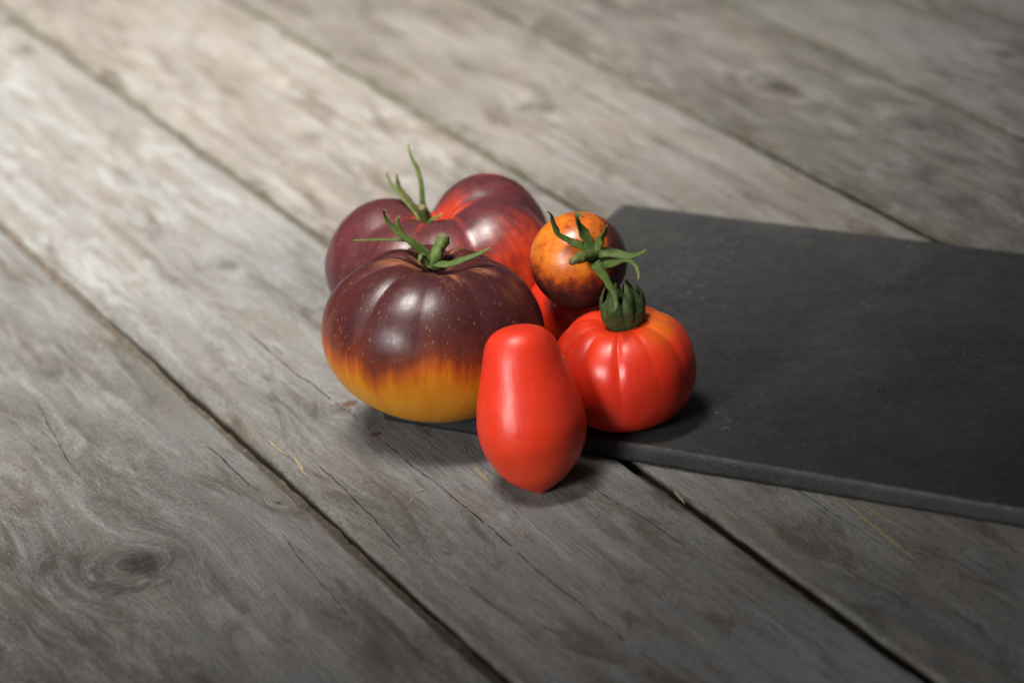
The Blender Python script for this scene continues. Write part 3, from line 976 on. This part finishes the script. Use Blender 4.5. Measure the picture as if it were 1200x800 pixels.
def closed_calyx(parent, centre):
    """ring of broad keeled sepals standing up and closing over the stalk"""
    cx, cy, cz = centre
    r = np.random.default_rng(5)
    N = 8
    for k in range(N):
        th = 2 * math.pi * k / N - math.pi / 2 + 0.25 + r.uniform(-0.12, 0.12)
        Hh = r.uniform(18.5, 25.5)
        lean = r.uniform(-1.0, 1.0)
        n, m = 22, 9
        t = np.linspace(0, 1, n)
        rad = np.interp(t, [0, 0.12, 0.3, 0.5, 0.7, 0.88, 1.0], np.array([3.8, 6.2, 8.0, 8.8, 8.4, 7.0, 5.6]) + np.array([0, 0, 0, 0, 0.4, 1.0, 1.6]) * r.uniform(-1.3, 1.0))
        wid = np.interp(t, [0, 0.12, 0.3, 0.55, 0.8, 0.93, 1.0], np.array([2.8, 3.9, 4.3, 3.7, 2.2, 1.0, 0.12]) * r.uniform(1.05, 1.3))
        hz = Hh * (t ** 0.92)
        V, al = [], []
        for layer in (0, 1):
            for i in range(n):
                for j in range(m):
                    s = -1 + 2 * j / (m - 1)
                    ang = th + s * wid[i] / max(rad[i], 2.0) * 0.98 + 0.16 * lean * t[i] ** 2 + 0.04 * math.sin(9 * t[i] + 5 * lean) * (0.3 + t[i])
                    keel = 1.15 * (1 - abs(s)) ** 1.3 * math.sin(math.pi * min(1, t[i] * 1.05))
                    curl = 0.7 * abs(s) ** 3 * math.sin(math.pi * t[i])
                    rr = rad[i] + keel - curl - layer * 0.45 + 0.35 * (k % 2)
                    V.append((cx + rr * math.cos(ang), cy + rr * math.sin(ang), cz + hz[i] - 0.4 * abs(s) * t[i]))
                    al.append(t[i] * 0.75)
        F = [tuple(f) for f in grid_faces(n, m)]
        F += [tuple(int(x) + n * m for x in f[::-1]) for f in grid_faces(n, m)]
        bd = [j for j in range(m)] + [i * m + m - 1 for i in range(1, n)] + [(n - 1) * m + j for j in range(m - 2, -1, -1)] + [i * m for i in range(n - 2, 0, -1)]
        for q in range(len(bd)):
            a, b = bd[q], bd[(q + 1) % len(bd)]
            F.append((a, b, b + n * m, a + n * m))
        base = np.array(parent.location) / MM
        me = new_mesh("sepal", np.array(V) - base, F, GREENS[3], True, {'along': np.array(al)})
        bm = bmesh.new(); bm.from_mesh(me)
        bmesh.ops.recalc_face_normals(bm, faces=bm.faces)
        bm.to_mesh(me); bm.free()
        obj("sepal", me, parent)
    strand("stalk", parent, [(cx, cy, cz - 1), (cx - 0.5, cy, cz + 6), (cx - 1.5, cy - 0.5, cz + 13), (cx - 3.0, cy - 1, cz + 18.5)], [5.0, 4.2, 3.8, 4.2], GREENS[2], 1.0, seed=9, rough=0.2)


closed_calyx(t_rib, (46.6, -106.0, RIB_C[2] + 17.0))

# ---- small orange and purple tomato resting on top
ORA_C = (31.6, -61.4, 63.0)
t_ora = thing("small_tomato", "small orange and purple tomato with long curled sepals resting on the others", "tomato", (ORA_C[0], ORA_C[1], ORA_C[2] - 20.0))
shape = fruit_shape(20.6, 20.0, p=0.97, dimple=2.2, dsig=5.0, bottom=0.6, bsig=6, seed=31, lump=0.025, NS=120, NTH=220)
zax = Vector((0.36, -0.80, 0.42)).normalized()
rot_ora = zax.to_track_quat('Z', 'Y').to_matrix()


def ripe_ora(P, S, T, g):
    Pn = P / 20.5
    d1 = Pn @ np.array([0.05, 0.25, -0.95])
    d2 = Pn @ np.array([0.95, 0.10, -0.10])
    v = 0.74 - 0.62 * sstep(-0.48, 0.22, d1) - 0.62 * sstep(0.25, 0.66, d2)
    v += 0.10 * fbm(Pn[:, 0] * 3, Pn[:, 1] * 3, Pn[:, 2] * 3, seed=9)
    return np.clip(v, 0.0, 1.0)


SK_ORA = skin_material("orange_purple_skin",
                       [(0.0, (0.040, 0.014, 0.013)), (0.28, (0.085, 0.020, 0.012)), (0.48, (0.26, 0.045, 0.010)), (0.66, (0.50, 0.11, 0.010)), (1.0, (0.66, 0.22, 0.012))],
                       streak=0.14, streak_f=(5, 5, 3), dots=0.25, sub=0.06, rough=0.36, blot=0.8, sheen=0.1)
fruit_object("fruit", t_ora, ORA_C, rot_ora, shape, SK_ORA, ripe_ora)
calyx('orange', t_ora)

# ---- plum tomato leaning in front
PLUM_C = (3.7, -137.2, 34.0)
t_plum = thing("plum_tomato", "smooth red plum tomato standing on the bare wood in front of the slate", "tomato", (PLUM_C[0], PLUM_C[1] - 8.0, 0))
fr = [0, .01, .03, .06, .10, .15, .21, .285, .38, .47, .577, .66, .73, .81, .88, .93, .97, .99, 1.0]
pr = [0, .24, .42, .545, .63, .69, .74, .805, .89, .96, 1.0, .985, .935, .815, .66, .50, .31, .17, 0]
pz = [1 - 2 * q_ for q_ in fr]
ps = list(np.linspace(0, 1, len(fr)))
shape = fruit_shape(21.9, 34.5, profile=(ps, pr, pz), seed=44, lump=0.012, NS=160, NTH=240, lob=[(3, 0.022, 0.5), (2, 0.02, 0.3), (5, 0.006, 1.0)])
X, Y, Z, S, T, g = shape
Z -= 1.1 * np.exp(-((X - 0.5) ** 2 + Y ** 2) / 3.0 ** 2) * (S > 0.8)      # pointed blossom end


def ripe_plum(P, S, T, g):
    return np.clip(0.30 + 0.22 * sstep(0.3, 0.9, S), 0, 1)


SK_PLUM = skin_material("plum_skin", [(0.0, (0.64, 0.018, 0.010)), (0.35, (0.70, 0.034, 0.010)), (0.7, (0.74, 0.070, 0.011)), (1.0, (0.76, 0.16, 0.02))], streak=0.05, streak_f=(3, 3, 1.5), sub=0.12, rough=0.40, sheen=0.10, blot=0.12)
fruit_object("fruit", t_plum, PLUM_C, euler(-17, -2, 20), (X, Y, Z, S, T, g), SK_PLUM, ripe_plum)
